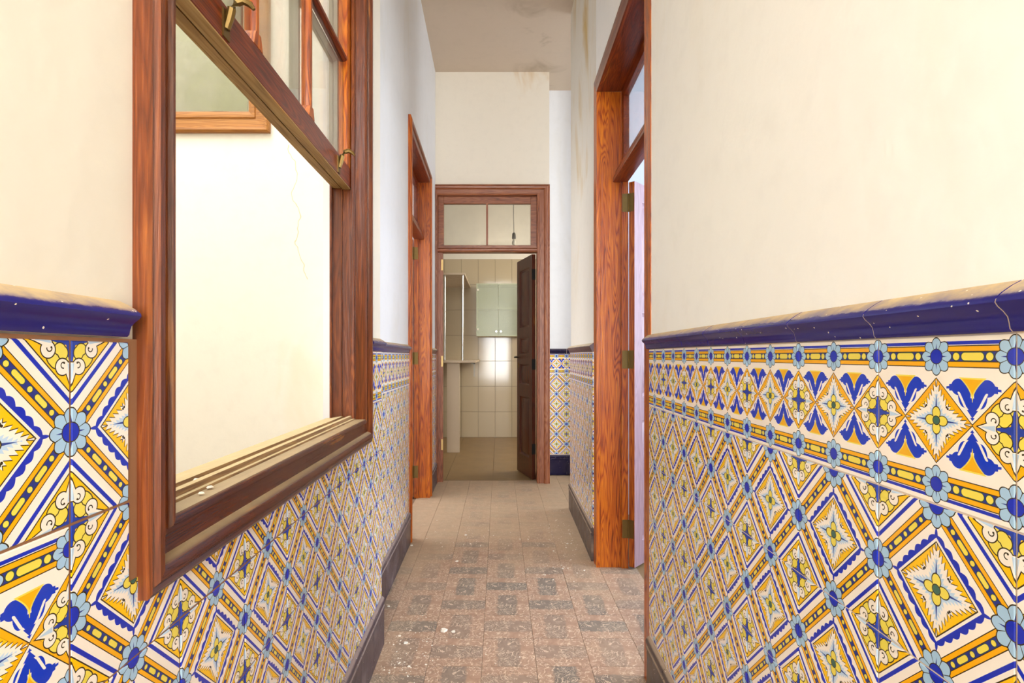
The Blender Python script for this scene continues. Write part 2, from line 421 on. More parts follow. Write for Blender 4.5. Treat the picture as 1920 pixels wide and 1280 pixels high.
# ------------------------------------------------------------------ shell
DY0, DY1, DH = 1.98, 3.0, 2.653           # right doorway
LY0, LY1, LH = 3.476, 4.47, 2.62          # left doorway
WT0, WT1, WH0, WH1 = .758, 1.890, .957, 2.68   # near window
BX0, BX1, BH = -.572, .351, 2.673         # kitchen doorway
wl = wall('wall_left', WL, [(-2.7, WT0-.025, 0, CEIL), (WT1+.025, 2.2, 0, CEIL), (WT0-.025, WT1+.025, 0, WH0-.03), (WT0-.025, WT1+.025, WH1+.02, CEIL)], 'wall_left', 'cream plaster left wall with painted tile dado and raised sash window', .10)
wlf = wall('wall_left_rear', WLF, [(2.2, LY0-.02, 0, CEIL), (LY1+.02, 5.12, 0, CEIL), (LY0-.02, LY1+.02, LH+.02, CEIL)], 'wall_far', 'white plaster left wall set back between window and kitchen door', .16)
wr = wall('wall_right', WR, [(-2.7, DY0-.02, 0, CEIL), (DY0-.02, DY1+.02, DH+.02, CEIL)], 'wall_near', 'bright cream plaster right wall above large tile dado nearest the camera', .17)
wrf = wall('wall_right_rear', WR, [(DY1+.02, 4.157, 0, CEIL)], 'wall_stain', 'damp-streaked plaster right wall beyond the open doorway', .17)
mb = MB(); mb.box(WB, -.70, BX0-.015, -.12, 0, 0, CEIL).box(WB, BX1+.015, .466, -.12, 0, 0, CEIL).box(WB, BX0-.015, BX1+.015, -.12, 0, BH+.015, CEIL)
mb.box(ID, .40, .466, 5.12, 5.36, 0, CEIL)
wb = tag(obj('wall_back', mb, 'wall_back'), 'cream back wall with brown damp stain over the kitchen door', 'wall', kind='structure')
wrec = wall('wall_recess', WREC, [(.40, 2.7, 0, CEIL)], 'wall_far', 'white end wall of the recess right of the kitchen door', .12)
mb = MB().box(ID, -.75, 2.7, -2.7, 5.36, CEIL, CEIL+.08); tag(obj('ceiling', mb, 'ceiling'), 'high grey corridor ceiling with mouldy peeling patch', 'ceiling', kind='structure')
# passage, bedroom, kitchen and patio shells
P0 = WR(4.157, 0, 0).x
mb = MB().box(ID, P0+.17, 2.7, 4.04, 4.157, 0, CEIL); tag(obj('wall_passage', mb, 'wall_far'), 'white wall along the side passage behind the right wall corner', 'wall', kind='structure')
mb = MB().box(ID, .72, 3.4, 4.0, 4.04, 0, 3.4).box(ID, .72, 3.4, .3, .38, 0, 3.4).box(ID, 3.4, 3.46, .3, 4.04, 0, .9).box(ID, .72, 3.46, .3, 4.04, 3.4, 3.46)
tag(obj('wall_bedroom', mb, 'room'), 'pale blue walls of the room behind the right doorway', 'wall', kind='structure')
mb = MB().box(ID, -2.6, -.70, 5.1, 5.12, 0, 3.9).box(ID, -.70, -.58, 5.121, 5.14, 0, 3.9).box(ID, .47, 2.0, 5.47, 5.49, 0, 3.9).box(ID, -2.6, -2.54, 5.12, 7.9, 0, 3.9).box(ID, 2.0, 2.06, 5.47, 7.9, 0, 3.9).box(ID, -2.6, 2.06, 5.365, 7.9, 3.815, 3.9).box(ID, -2.6, .39, 5.121, 5.365, 3.815, 3.819)
tag(obj('wall_kitchen_sides', mb, 'wall_far'), 'plain side walls of the kitchen beyond the back door', 'wall', kind='structure')
wk = wall('wall_kitchen_back', WK, [(-2.54, 2.0, 0, 3.82)], 'wall_back', 'kitchen back wall clad in tall glossy white tiles', .1)
mb = MB().box(WP, -3.0, -.58, -.1, 0, 0, 5.0).box(ID, -3.0, -2.92, -.7, 2.6, 0, 5.0).box(ID, -3.0, -.6, -.78, -.7, 0, 5.0)
wp = tag(obj('wall_patio', mb, 'patio'), 'brightly lit cream light-well walls seen through the left window', 'wall', kind='structure')
mb = MB().box(ID, -3.0, -.6, -.7, 2.6, -.05, 0); tag(obj('floor_patio', mb, 'kfloor'), 'stone floor of the light well outside the left window', 'floor', kind='structure')
# bedroom behind left rear door
mb = MB().box(ID, -2.4, -2.34, 2.72, 5.09, 0, 3.3).box(ID, -2.4, -.76, 2.72, 2.78, 0, 3.3).box(ID, -2.4, -.76, 5.04, 5.09, 0, 3.3).box(ID, -2.4, -.76, 2.72, 5.09, 3.3, 3.36).box(ID, -2.4, -.74, 2.78, 5.04, -.05, -.002)
tag(obj('wall_storeroom', mb, 'wall_far'), 'dim walls of the room behind the left doorway', 'wall', kind='structure')

# ------------------------------------------------------------------ floors
mb = MB().box(ID, -.75, .70, -2.7, 5.12, -.06, -.004).box(ID, .40, .705, 5.12, 5.4, -.06, -.004).box(ID, .70, 2.7, 4.157, 5.4, -.06, -.004)
fl = tag(obj('floor', mb, 'ffill'), 'worn dusty corridor floor of patterned square cement tiles', 'floor', kind='structure')
def tile_mesh(name, su, sv, th, bev, rects=((0., 1., 0., 1.),), flat=False, mat=None):
    """tile facing -Y (or +Z when flat), origin at the centre of the full tile back; trimmed to uv windows"""
    vs = []; fs = []
    for u0, u1, v0, v1 in rects:
        x0, x1 = (u0-.5)*su, (u1-.5)*su; z0, z1 = (v0-.5)*sv, (v1-.5)*sv
        o = len(vs); pts = []
        for (i, d) in ((0, 0), (1, th-bev), (2, th)):
            b = bev if i == 2 else 0
            pts += [(x0+b, d, z0+b), (x1-b, d, z0+b), (x1-b, d, z1-b), (x0+b, d, z1-b)]
        fs.append((o+8, o+9, o+10, o+11))
        for r in (0, 4) if bev else (0,):
            q = 4 if bev else 8
            fs += [(o+r+i, o+r+(i+1) % 4, o+r+q+(i+1) % 4, o+r+q+i) for i in range(4)]
        vs += [(x, z, d) if flat else (x, -d, z) for x, d, z in pts]
    me = bpy.data.meshes.new(name); me.from_pydata(vs, [], [f if not flat else f for f in fs])
    uvl = me.uv_layers.new(name='UVMap')
    for lp in me.loops:
        v = me.vertices[lp.vertex_index].co
        uvl.data[lp.index].uv = (v.x/su+.5, (v.y if flat else v.z)/sv+.5)
    if mat: me.materials.append(M[mat])
    return me
def place(name, me, loc, rot, parent):
    o = bpy.data.objects.new(name, me); COL.objects.link(o); o.parent = parent
    o.location = loc; o.rotation_euler = (0, 0, rot); return o
S = .2075
fm = tile_mesh('floor_tile', S-.0012, S-.0012, .005, .001, flat=True, mat='floor')
for i in range(-4, 12):
    for j in range(2, 27):
        x = -.066+S*(i+.5); y = .42+.203*(j+.5)
        if x < -.62 or (x > .60 and y < 4.2) or y > 5.3: 
            if not (x <= .76 and x > 0 and 1.98 < y < 3.0): continue
        if y > 5.0 and x < .44: 
            if y-.1 > 5.06: continue
        place('floor_tile', fm, (x, y, -.005), ((i+j) % 2)*math.pi/2+(random.random() < .5)*math.pi, fl)
mb = MB().box(ID, .705, 3.4, .38, 4.0, -.06, -.003); tag(obj('floor_bedroom', mb, 'kfloor'), 'pale dusty floor of the room behind the right doorway', 'floor', kind='structure')
mb = MB().box(ID, -2.54, .40, 5.125, 5.47, -.06, -.0055).box(ID, -2.54, 2.0, 5.47, 7.8, -.06, -.0055); fk = tag(obj('floor_kitchen', mb, 'ffill'), 'sandy worn slab floor of the kitchen', 'floor', kind='structure')
km = tile_mesh('floor_slab', .448, .448, .005, .001, flat=True, mat='kfloor')
for i in range(-3, 4):
    for j in range(6):
        if j == 0 and -.06+.45*(i+.5)+.22 > .42: continue
        place('floor_slab', km, (-.06+.45*(i+.5), 5.09+.45*(j+.5)+.03, -.005), 0, fk)

# ------------------------------------------------------------------ tile dado
def clip_cell(c, holes):
    rs = [c]
    for (x0, x1, y0, y1) in holes:
        new = []
        for (a0, a1, b0, b1) in rs:
            if a1 <= x0+1e-4 or a0 >= x1-1e-4 or b1 <= y0+1e-4 or b0 >= y1-1e-4: new.append((a0, a1, b0, b1)); continue
            new += [(a0, min(a1, x0), b0, b1), (max(a0, x1), a1, b0, b1), (max(a0, x0), min(a1, x1), b0, min(b1, y0)), (max(a0, x0), min(a1, x1), max(b0, y1), b1)]
        rs = [k for k in new if k[1]-k[0] > .004 and k[3]-k[2] > .004]
    return rs
TM = {}
def dado(parent, fr, tstart, pitch, lo, hi, top, rows, kindf, grout, holes=(), hp=.2, gap=.0018):
    rot = fr.rot; n = 0
    i0 = math.floor((lo-tstart)/pitch); i1 = math.ceil((hi-tstart)/pitch)
    cells = []
    for i in range(i0, i1):
        for r in range(rows):
            c = (tstart+i*pitch, tstart+(i+1)*pitch, top-hp*(r+1), top-hp*r)
            full = c
            if min(c[1], hi)-max(c[0], lo) < .006: continue
            cs = clip_cell((max(c[0], lo), min(c[1], hi), c[2], c[3]), holes)
            if not cs: continue
            rects = []
            for c in cs:
                u0 = (c[0]-full[0])/pitch; u1 = (c[1]-full[0])/pitch
                if fr.cross is None and fr.s < 0: u0, u1 = 1-u1, 1-u0
                rects.append((round(u0, 3), round(u1, 3), round((c[2]-full[2])/hp, 3), round((c[3]-full[2])/hp, 3)))
            kd = kindf(i, r)
            key = (kd, tuple(rects), pitch)
            if key not in TM: TM[key] = tile_mesh('painted_tile', pitch-gap, hp-gap, .005, .0012 if len(rects) == 1 else 0.0, rects, mat=kd)
            ct = (full[0]+full[1])/2; chh = (full[2]+full[3])/2
            rr = rot if fr.cross is not None else (math.pi/2-fr.k if fr.s > 0 else -math.pi/2-fr.k)
            o = place('painted_tile', TM[key], fr(ct, .002+random.uniform(-.0003, .0003), chh), rr, parent)
    bed = MB()
    for r0, r1, h0, h1 in grout[1]: bed.box(fr, r0, r1, 0, .0055, h0, h1)
    obj('grout_bed', bed, grout[0], parent)
CAP = [(0, 0), (.010, 0), (.0125, .003), (.0135, .009), (.0150, .015), (.0195, .0205), (.0250, .0255), (.0275, .0295), (.0265, .0335), (.020, .0395), (.010, .0465), (0, .052)]
def caps(parent, fr, joints, top, mat, hs=1.0):
    for a, b in zip(joints[:-1], joints[1:]):
        dn = random.uniform(0, .0006); pr = [(n_+dn if n_ else 0, top+h_*hs+dn*.5) for n_, h_ in CAP]
        o = obj('cap_tile', MB().strip([fr(a+.0012, n_, h_) for n_, h_ in pr], [fr(b-.0012, n_, h_) for n_, h_ in pr]), mat, parent, smooth=True)
    pr = [(max(n_-.0005, 0), top+h_*hs-(.0005 if h_ > .03 else -.0002)) for n_, h_ in CAP]
    obj('cap_grout', MB().strip([fr(joints[0]+.002, n_, h_) for n_, h_ in pr], [fr(joints[-1]-.002, n_, h_) for n_, h_ in pr]), 'grout_pale', parent)
SK = [(0, 0), (.016, 0), (.016, .150), (.019, .153), (.019, .160), (.015, .164), (.015, .168), (.019, .172), (.020, .180), (.016, .190), (.008, .196), (0, .197)]
def skirting(name, fr, lo, hi, mat, label, pitch=.2):
    root = empty(name, fr(lo, 0, 0)); tag(root, label, 'skirting', kind='structure')
    n = max(1, round((hi-lo)/pitch)); st = (hi-lo)/n
    for i in range(n):
        a, b = lo+i*st+.0008, lo+(i+1)*st-.0008
        obj('skirting_tile', MB().strip([fr(a, p, q) for p, q in SK], [fr(b, p, q) for p, q in SK]), mat, root)
RT, LT = 1.204, 1.198
bd = lambda i, r: 'border' if r == 0 else 'diamond'
# right near
dado(wr, WR, 1.8212-.09882*13, .19764, .10, 1.892, RT, 5, bd, ('grout_pale', [(.10, 1.892, .19, RT)]))
caps(wr, WR, [1.8212-.09882*(13-2*k) for k in range(-2, 7)]+[1.915], RT, 'cap')
skirting('baseboard_right', WR, .10, 1.892, 'skirt', 'dusty brown skirting tiles under the near right tile dado')
# right rear
dado(wrf, WR, 3.10, .2, 3.09, 4.157, RT, 5, bd, ('grout_pale', [(3.09, 4.15, .19, RT)]))
caps(wrf, WR, [3.09, 3.29, 3.49, 3.69, 3.89, 4.17], RT, 'cap_dull')
skirting('baseboard_right_rear', WR, 3.09, 4.165, 'skirt', 'grey-brown skirting tiles beyond the right doorway')
# left near: window hole trimmed under its casing
def kl(i, r):
    if i >= 7 and r == 0: return 'border'
    if i == -1 and r == 1: return 'border'
    return 'diamond'
hole = (WT0-.087, WT1+.045, WH0-.06, 3.0)
dado(wl, WL, .5786, .203, .10, 2.2, LT, 5, kl, ('grout_brown', [(.10, WT0-.04, .19, LT+.003), (WT0-.04, WT1+.04, .19, WH0-.05), (WT1+.04, 2.198, .19, LT)]), [hole], gap=.003)
caps(wl, WL, [.10, .23, .43, .664], LT+.005, 'cap', .86)
caps(wl, WL, [WT1+.072, 2.20], LT, 'cap')
skirting('baseboard_left', WL, .10, 2.205, 'skirt_left', 'dusty plum-grey skirting tiles under the left window dado')
# left step end face
mb = MB().box(ID, WLF(2.2, 0, 0).x, WL(2.2, 0, 0).x, 2.198, 2.2, 1.25, CEIL)
# left rear
dado(wlf, WLF, 2.2, .2, 2.2, LY0-.085, LT, 5, bd, ('grout_pale', [(2.2, LY0-.085, .19, LT)]))
caps(wlf, WLF, [2.2, 2.4, 2.6, 2.8, 3.0, 3.2, 3.365], LT, 'cap')
skirting('baseboard_left_rear', WLF, 2.2, LY0-.09, 'skirt_left', 'dusty plum-grey skirting tiles between window and left doorway')
dado(wlf, WLF, LY1+.09, .2, LY1+.09, 4.97, LT, 5, bd, ('grout_pale', [(LY1+.09, 4.97, .19, LT)]))
caps(wlf, WLF, [LY1+.1, 4.77, 4.95], LT, 'cap_dull')
skirting('baseboard_left_end', WLF, LY1+.09, 4.97, 'skirt_left', 'short grey skirting run between left doorway and kitchen door')
# recess
dado(wrec, WREC, .569-.1, .2, .466, 1.269, RT, 5, lambda i, r: bd(i, r), ('grout_pale', [(.466, 1.26, .19, RT)]))
caps(wrec, WREC, [.466, .669, .869, 1.069, 1.269], RT-.004, 'skirt_navy')
skirting('baseboard_recess', WREC, .466, 1.269, 'skirt_navy', 'glossy navy skirting tiles in the recess beside the kitchen door')
# kitchen wall tiles
kt = tile_mesh('wall_tile', .2405, .3655, .006, .0015, mat='ktile')
mb = MB().box(WK, -1.77, 1.6, 0, .003, 0, 2.583); obj('grout_bed', mb, 'kgrout', wk)
for i in range(-7, 7):
    for j in range(7): place('wall_tile', kt, WK(-.06+.2437*(i+.5), .002, .369*(j+.5)), random.uniform(-.002, .002), wk)

# ------------------------------------------------------------------ joinery helpers
CAS = [(0, -.02), (0, .010), (.006, .014), (.013, .014), (.017, .009), (.048, .010), (.052, .018), (.060, .023), (.072, .023), (.079, .017), (.084, .019), (.090, .016), (.090, -.004)]
def casing(parent, fr, t0, t1, h0, h1, wd, matv, math_, prot=1.0, bottom=False, base=0.0, vk=1.0):
    k = wd/.09; pr = [(d*k, (n_ if n_ < 0 else n_*prot)+base) for d, n_ in CAS]
    hb = (lambda d: h0-d*vk) if bottom else (lambda d: 0.0)
    obj('casing', MB().strip([fr(t0-d, n_, hb(d)) for d, n_ in pr], [fr(t0-d, n_, h1+d) for d, n_ in pr]), matv, parent)
    obj('casing', MB().strip([fr(t1+d, n_, hb(d)) for d, n_ in pr], [fr(t1+d, n_, h1+d) for d, n_ in pr]), matv, parent)
    obj('casing_head', MB().strip([fr(t0-d, n_, h1+d) for d, n_ in pr], [fr(t1+d, n_, h1+d) for d, n_ in pr]), math_, parent)
    if bottom: obj('casing_apron', MB().strip([fr(t0-d, n_, h0-d*vk) for d, n_ in pr], [fr(t1+d, n_, h0-d*vk) for d, n_ in pr]), math_, parent)
def leaf(parent, hinge, ang, width, h1, th, mat, panels, name='door_leaf', h0=.012, label=None):
    """door leaf from its hinge point along direction ang; raised-and-fielded panels on both faces"""
    c, s_ = math.cos(ang), math.sin(ang)
    T = lambda a, b, z: Vector((hinge[0]+a*c-b*s_, hinge[1]+a*s_+b*c, z))
    st = .085
    mb = MB(); rails = [h0]+[v for p in panels for v in p]+[h1]
    sg = 1 if th > 0 else -1
    mb.box(T, 0, st, 0, th, h0, h1).box(T, width-st, width, 0, th, h0, h1)
    for a, b in zip(rails[0::2], rails[1::2]): mb.box(T, st, width-st, .0005*sg, th-.0005*sg, a, b)
    lf = obj(name, mb, mat, parent)
    if label: lf['label'] = label
    for a, b in panels:
        for side in (0, 1):
            e = (lambda q: q*sg) if side == 0 else (lambda q: th-q*sg)
            p = MB(); x0, x1 = st, width-st
            rings = [(0, .004), (.012, .012), (.02, .016), (.045, .006)]
            prev = None; vs = []; fs = []
            for d, q in rings:
                vs += [T(x0+d, e(q), a+d), T(x1-d, e(q), a+d), T(x1-d, e(q), b-d), T(x0+d, e(q), b-d)]
            for r in range(3):
                fs += [(r*4+i, r*4+(i+1) % 4, r*4+4+(i+1) % 4, r*4+4+i) for i in range(4)]
            fs.append((12, 13, 14, 15)); p.add(vs, fs)
            obj('door_panel', p, mat, lf)
    return lf, T
def doorway(name, label, fr, t0, t1, hh, cw, leafdir, prot, matleaf, wallth, bar_h=2.147, base=0.0, dep=None):
    root = empty(name, fr((t0+t1)/2, 0, 0)); tag(root, label, 'door', kind='structure')
    casing(root, fr, t0, t1, 0, hh, cw, 'wz', 'wy', prot, base=base)
    dep = -wallth+.035 if dep is None else dep
    for ta, tb in ((t0-.02, t0), (t1, t1+.02)):
        obj('jamb', MB().box(fr, ta, tb, dep, -.0205, .0, hh), 'wz', root, bevel=.001)
    obj('head_lining', MB().box(fr, t0, t1, dep-.04, -.0205, hh, hh+.02), 'wy', root)
    for ta, tb in ((t0-.0, t0+.012), (t1-.012, t1)):
        obj('door_stop', MB().box(fr, ta, tb, dep-.038, dep, 0, hh), 'wz', root)
    # transom bar with a small moulding
    b0 = dep+.045
    pr = [(b0, bar_h+.004), (b0-.007, bar_h), (dep-.036, bar_h), (dep-.036, bar_h+.065), (b0-.015, bar_h+.065), (b0-.015, bar_h+.045), (b0-.005, bar_h+.035), (b0, bar_h+.02)]
    obj('transom_bar', MB().strip([fr(t0, p, q) for p, q in pr], [fr(t1, p, q) for p, q in pr]), 'wy', root)
    tf0, tf1 = bar_h+.065, hh; n0, n1 = dep-.034, dep-.004
    fm = obj('transom_frame', MB().box(fr, t0, t0+.05, n0, n1, tf0, tf1).box(fr, t1-.05, t1, n0, n1, tf0, tf1).box(fr, t0+.05, t1-.05, n0, n1, tf1-.045, tf1).box(fr, t0+.05, t1-.05, n0, n1, tf0, tf0+.03), 'wy', root)
    mid = (t0+t1)/2
    obj('muntin', MB().box(fr, mid-.011, mid+.011, n0, n1, tf0+.03, tf1-.045), 'wz', fm)
    for a, b in ((t0+.05, mid-.011), (mid+.011, t1-.05)):
        obj('pane', MB().box(fr, a, b, (n0+n1)/2-.002, (n0+n1)/2+.002, tf0+.03, tf1-.045), 'glass', fm)
    hp = fr(t1-.012, dep-.042, 0)
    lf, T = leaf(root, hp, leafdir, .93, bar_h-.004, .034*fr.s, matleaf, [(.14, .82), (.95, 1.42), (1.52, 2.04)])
    obj('edge_lipping', MB().box(T, -.0006, .0, .0, .034*fr.s, .012, bar_h-.004), 'wz', lf)
    for z in (.22, 1.16, 2.03):
        hg = MB().box(fr, t1-.0145, t1-.0118, dep-.036, dep-.004, z-.05, z+.05)
        hg.tube([fr(t1-.016, dep-.040, z-.05), fr(t1-.016, dep-.040, z+.05)], .005, 8)
        obj('hinge', hg, 'brass', root)
        e = MB().box(T, -.003, -.0006, .004*fr.s, .030*fr.s, z-.05, z+.05); obj('hinge', e, 'brass', lf)
    return root, lf, T
d1, lf1, T1 = doorway('door_1', 'varnished pine doorway on the right with glazed transom and open leaf tinted by painted mauve glare', WR, DY0, DY1, DH, .09, math.radians(46), .15, 'doorglare', .17)
d3, lf3, T3 = doorway('door_3', 'narrow-looking pine doorway far down the left wall with glazed transom', WLF, LY0, LY1, LH, .085, math.radians(140), 1.0, 'doordark', .15, dep=-.082)

# kitchen door
d2 = empty('door_2', (0, 5.0, 0)); tag(d2, 'moulded pine kitchen doorway at the corridor end with two-pane transom', 'door', kind='structure')
prb = [(d*.118/.09, n_*1.5) for d, n_ in CAS]
obj('casing', MB().strip([WB(BX1+d, n_, 0) for d, n_ in prb], [WB(BX1+d, n_, BH+d*.8) for d, n_ in prb]), 'doorz', d2)
prl = [(d*.2, n_) for d, n_ in prb]
obj('casing', MB().strip([WB(BX0-d, n_, 0) for d, n_ in prl], [WB(BX0-d, n_, BH+d*4) for d, n_ in prl]), 'doorz', d2)
obj('casing_head', MB().strip([WB(BX0-d*.2, n_, BH+d*.8) for d, n_ in prb], [WB(BX1+d, n_, BH+d*.8) for d, n_ in prb]), 'wx', d2)
for a, b in ((BX0-.015, BX0+.0), (BX1, BX1+.015)): obj('jamb', MB().box(WB, a, b, -.12, -.0305, 0, BH), 'doorz', d2)
obj('head_lining', MB().box(WB, BX0, BX1, -.12, -.0305, BH, BH+.015), 'wx', d2)
obj('door_stop', MB().box(WB, BX0, BX0+.045, -.075, -.03, 0, 2.147), 'doorz', d2)
obj('transom_bar', MB().strip([Vector((BX0, 5.0-n_, z)) for n_, z in ((-.09, 2.147), (.004, 2.147), (.012, 2.156), (.012, 2.170), (0, 2.182), (-.012, 2.186), (-.012, 2.205), (-.09, 2.205))],
    [Vector((BX1, 5.0-n_, z)) for n_, z in ((-.09, 2.147), (.004, 2.147), (.012, 2.156), (.012, 2.170), (0, 2.182), (-.012, 2.186), (-.012, 2.205), (-.09, 2.205))]), 'wx', d2)
tf = obj('transom_frame', MB().box(WB, BX0, BX0+.052, -.075, -.035, 2.205, BH).box(WB, BX1-.056, BX1, -.075, -.035, 2.205, BH).box(WB, BX0+.052, BX1-.056, -.075, -.035, 2.605, BH).box(WB, BX0+.052, BX1-.056, -.075, -.035, 2.205, 2.217), 'wx', d2, bevel=.002)
xm = -.114
obj('muntin', MB().box(WB, xm-.009, xm+.009, -.07, -.036, 2.217, 2.605), 'doorz', tf)
for a, b in ((BX0+.052, xm-.009), (xm+.009, BX1-.056)): obj('pane', MB().box(WB, a, b, -.057, -.053, 2.217, 2.605), 'glass', tf)
lf2, T2 = leaf(d2, (BX1-.008, 5.085), math.radians(180-74), .46, 2.14, .034, 'doordark', [(.20, .78), (.90, 1.10), (1.20, 1.36), (1.46, 2.03)], label='dark panelled narrow leaf with black lever handle')
for z in (.30, 1.10, 1.95):
    obj('hinge', MB().box(T2, -.002, .004, -.001, .036, z-.05, z+.05), 'iron', lf2)
for z in (.35, 1.13, 2.03):
    obj('hinge', MB().box(WB, BX0+.030, BX0+.0462, -.03, -.024, z-.05, z+.05), 'brass_bright', d2)
hm = MB().tube([T2(.42, .034, 1.165), T2(.42, .075, 1.165)], .008, 8).tube([T2(.42, .073, 1.165), T2(.40, .076, 1.17), T2(.33, .074, 1.172)], [.008, .007, .006], 8)
obj('handle', hm, 'black', lf2)
obj('keyhole_plate', MB().box(T2, .405, .43, .034, .037, 1.06, 1.11), 'brass', lf2, bevel=.001)

# ------------------------------------------------------------------ near sash window
w1 = empty('window_1', WL((WT0+WT1)/2, 0, WH0)); tag(w1, 'large dark wood sash window on the left wall, lower sash raised open', 'window', kind='structure')
casing(w1, WL, WT0, WT1, WH0, WH1, .07, 'winz', 'winy', 1.2, bottom=True, vk=1.29)
for a, b in ((WT0-.025, WT0), (WT1, WT1+.025)):
    obj('jamb', MB().box(WL, a, b, -.108, -.0205, WH0-.02, WH1), 'winz', w1)
obj('head_lining', MB().box(WL, WT0, WT1, -.108, -.0205, WH1, WH1+.02), 'winy', w1)
for e, sg in ((WT0, 1), (WT1, -1)):
    for n0, n1, dd in ((-.034, -.022, .014), (-.069, -.066, .010), (-.108, -.100, .016)):
        obj('stop_bead', MB().box(WL, min(e, e+sg*dd), max(e, e+sg*dd), n0, n1, WH0, WH1), 'winz', w1, bevel=.0012)
sp = [(-.0205, WH0-.030), (-.0205, WH0+.0005), (-.0215, WH0+.003), (-.022, WH0+.004), (-.030, WH0+.004), (-.032, WH0+.013), (-.044, WH0+.013), (-.046, WH0+.006), (-.062, WH0+.006), (-.064, WH0+.012), (-.125, WH0+.004), (-.125, WH0-.03)]
obj('sill', MB().strip([WL(WT0, p, q) for p, q in sp], [WL(WT1, p, q) for p, q in sp]), 'sill', w1)
SB = 1.765
def sash(name, n0, n1, hb, ht, matv, math_, rail, label):
    a, b = WT0+.004, WT1-.004; ms = (1.141, 1.478)
    sh = obj(name, MB().box(WL, a, b, n0, n1, hb, hb+rail), math_, w1, bevel=.0015); sh['label'] = label
    obj('stile', MB().box(WL, a, a+.048, n0, n1, hb+rail, ht), matv, sh); obj('stile', MB().box(WL, b-.048, b, n0, n1, hb+rail, ht), matv, sh)
    obj('top_rail', MB().box(WL, a+.048, b-.048, n0, n1, ht-.05, ht), math_, sh)
    hm = (2.195,)
    for t in ms:
        pr = [(-.011, n0+.004), (.011, n0+.004), (.011, n1-.010), (.006, n1-.001), (-.006, n1-.001), (-.011, n1-.010)]
        obj('muntin', MB().strip([WL(t+p, q, hb+rail) for p, q in pr], [WL(t+p, q, ht-.05) for p, q in pr]), matv, sh)
        if matv != 'sashgrey':
            pr2 = [(-.022, 0), (.022, 0), (.012, .03), (-.012, .03)]
            obj('muntin_foot', MB().strip([WL(t+p, n0+.006, hb+rail+q) for p, q in pr2], [WL(t+p, n1+.0004, hb+rail+q) for p, q in pr2]), matv, sh)
    for z in hm:
        for u0, u1 in ((a+.048, ms[0]-.011), (ms[0]+.011, ms[1]-.011), (ms[1]+.011, b-.048)):
            pr = [(-.010, n0+.004), (.010, n0+.004), (.010, n1-.010), (.005, n1-.001), (-.005, n1-.001), (-.010, n1-.010)]
            obj('muntin', MB().strip([WL(u0, q, z+p) for p, q in pr], [WL(u1, q, z+p) for p, q in pr]), math_, sh)
    for u0, u1 in ((a+.048, ms[0]-.011), (ms[0]+.011, ms[1]-.011), (ms[1]+.011, b-.048)):
        for z0, z1 in ((hb+rail, 2.185), (2.205, ht-.05)):
            obj('pane', MB().box(WL, u0, u1, (n0+n1)/2-.0015, (n0+n1)/2+.0015, z0, z1), 'glass', sh)
    return sh
s1 = sash('lower_sash', -.065, -.036, SB, 2.60, 'wz', 'wy', .068, 'raised sash with bare-wood underside')
s2 = sash('upper_sash', -.099, -.070, SB+.004, 2.66, 'sashgrey', 'sashgrey', .06, 'grey weathered outer sash')
obj('bare_underside', MB().box(WL, WT0+.006, WT1-.006, -.064, -.037, SB-.003, SB+.0005), 'sashraw', s1)
obj('bare_underside', MB().box(WL, WT0+.006, WT1-.006, -.098, -.071, SB+.001, SB+.0045), 'sashraw', s2)
for t in (1.0, 1.733):
    z = SB+.022
    mb = MB().box(WL, t-.012, t+.012, -.037, -.033, z-.018, z+.035)
    mb.tube([WL(t, -.034, z), WL(t, -.028, z+.02), WL(t, -.024, z+.038), WL(t, -.016, z+.050), WL(t+.002, -.004, z+.055), WL(t+.004, .008, z+.049), WL(t+.005, .015, z+.040)], [.007, .008, .008, .008, .0075, .006, .003], 8)
    obj('sash_hook', mb, 'brass', s1, smooth=True)

# ------------------------------------------------------------------ light-well window with curtain
w2 = empty('window_2', (-1.65, 2.6, 2.25)); tag(w2, 'oak-framed casement high on the light-well wall seen through the sash', 'window', kind='structure')
X0, X1, Z0, Z1 = -2.25, -1.205, 2.355, 3.7
pr = [(0, .004), (0, .014), (.02, .020), (.03, .020), (.034, .014), (.075, .016), (.08, .026), (.092, .028), (.10, .020), (.10, 0)]
for nm, A, B in (('casing', lambda d: (X0-d, Z0-d), lambda d: (X0-d, Z1+d)), ('casing', lambda d: (X1+d, Z0-d), lambda d: (X1+d, Z1+d)), ('casing_head', lambda d: (X0-d, Z1+d), lambda d: (X1+d, Z1+d)), ('casing_apron', lambda d: (X0-d, Z0-d), lambda d: (X1+d, Z0-d))):
    obj(nm, MB().strip([WP(A(d)[0], n_, A(d)[1]) for d, n_ in pr], [WP(B(d)[0], n_, B(d)[1]) for d, n_ in pr]), 'patiowood', w2)
obj('pane', MB().box(WP, X0, X1, .011, .014, Z0, Z1), 'glass_patio', w2)
cm = MB(); nx = 60; vs = []; fs = []
for i in range(nx+1):
    u = i/nx
    for j in range(9):
        v = j/8; x = X0+.01+(X1-X0-.02)*u
        vs.append(WP(x, .0055+.0022*math.sin(u*38+v*2.2)+.0015*math.sin(u*17-v*4), Z0+.005+(Z1-Z0-.01)*v))
for i in range(nx):
    for j in range(8): fs.append((i*9+j, (i+1)*9+j, (i+1)*9+j+1, i*9+j+1))
cm.add(vs, fs)
tag(obj('curtain', cm, 'curtain', smooth=True), 'sage grey curtain drawn behind the light-well window glass', 'curtain')

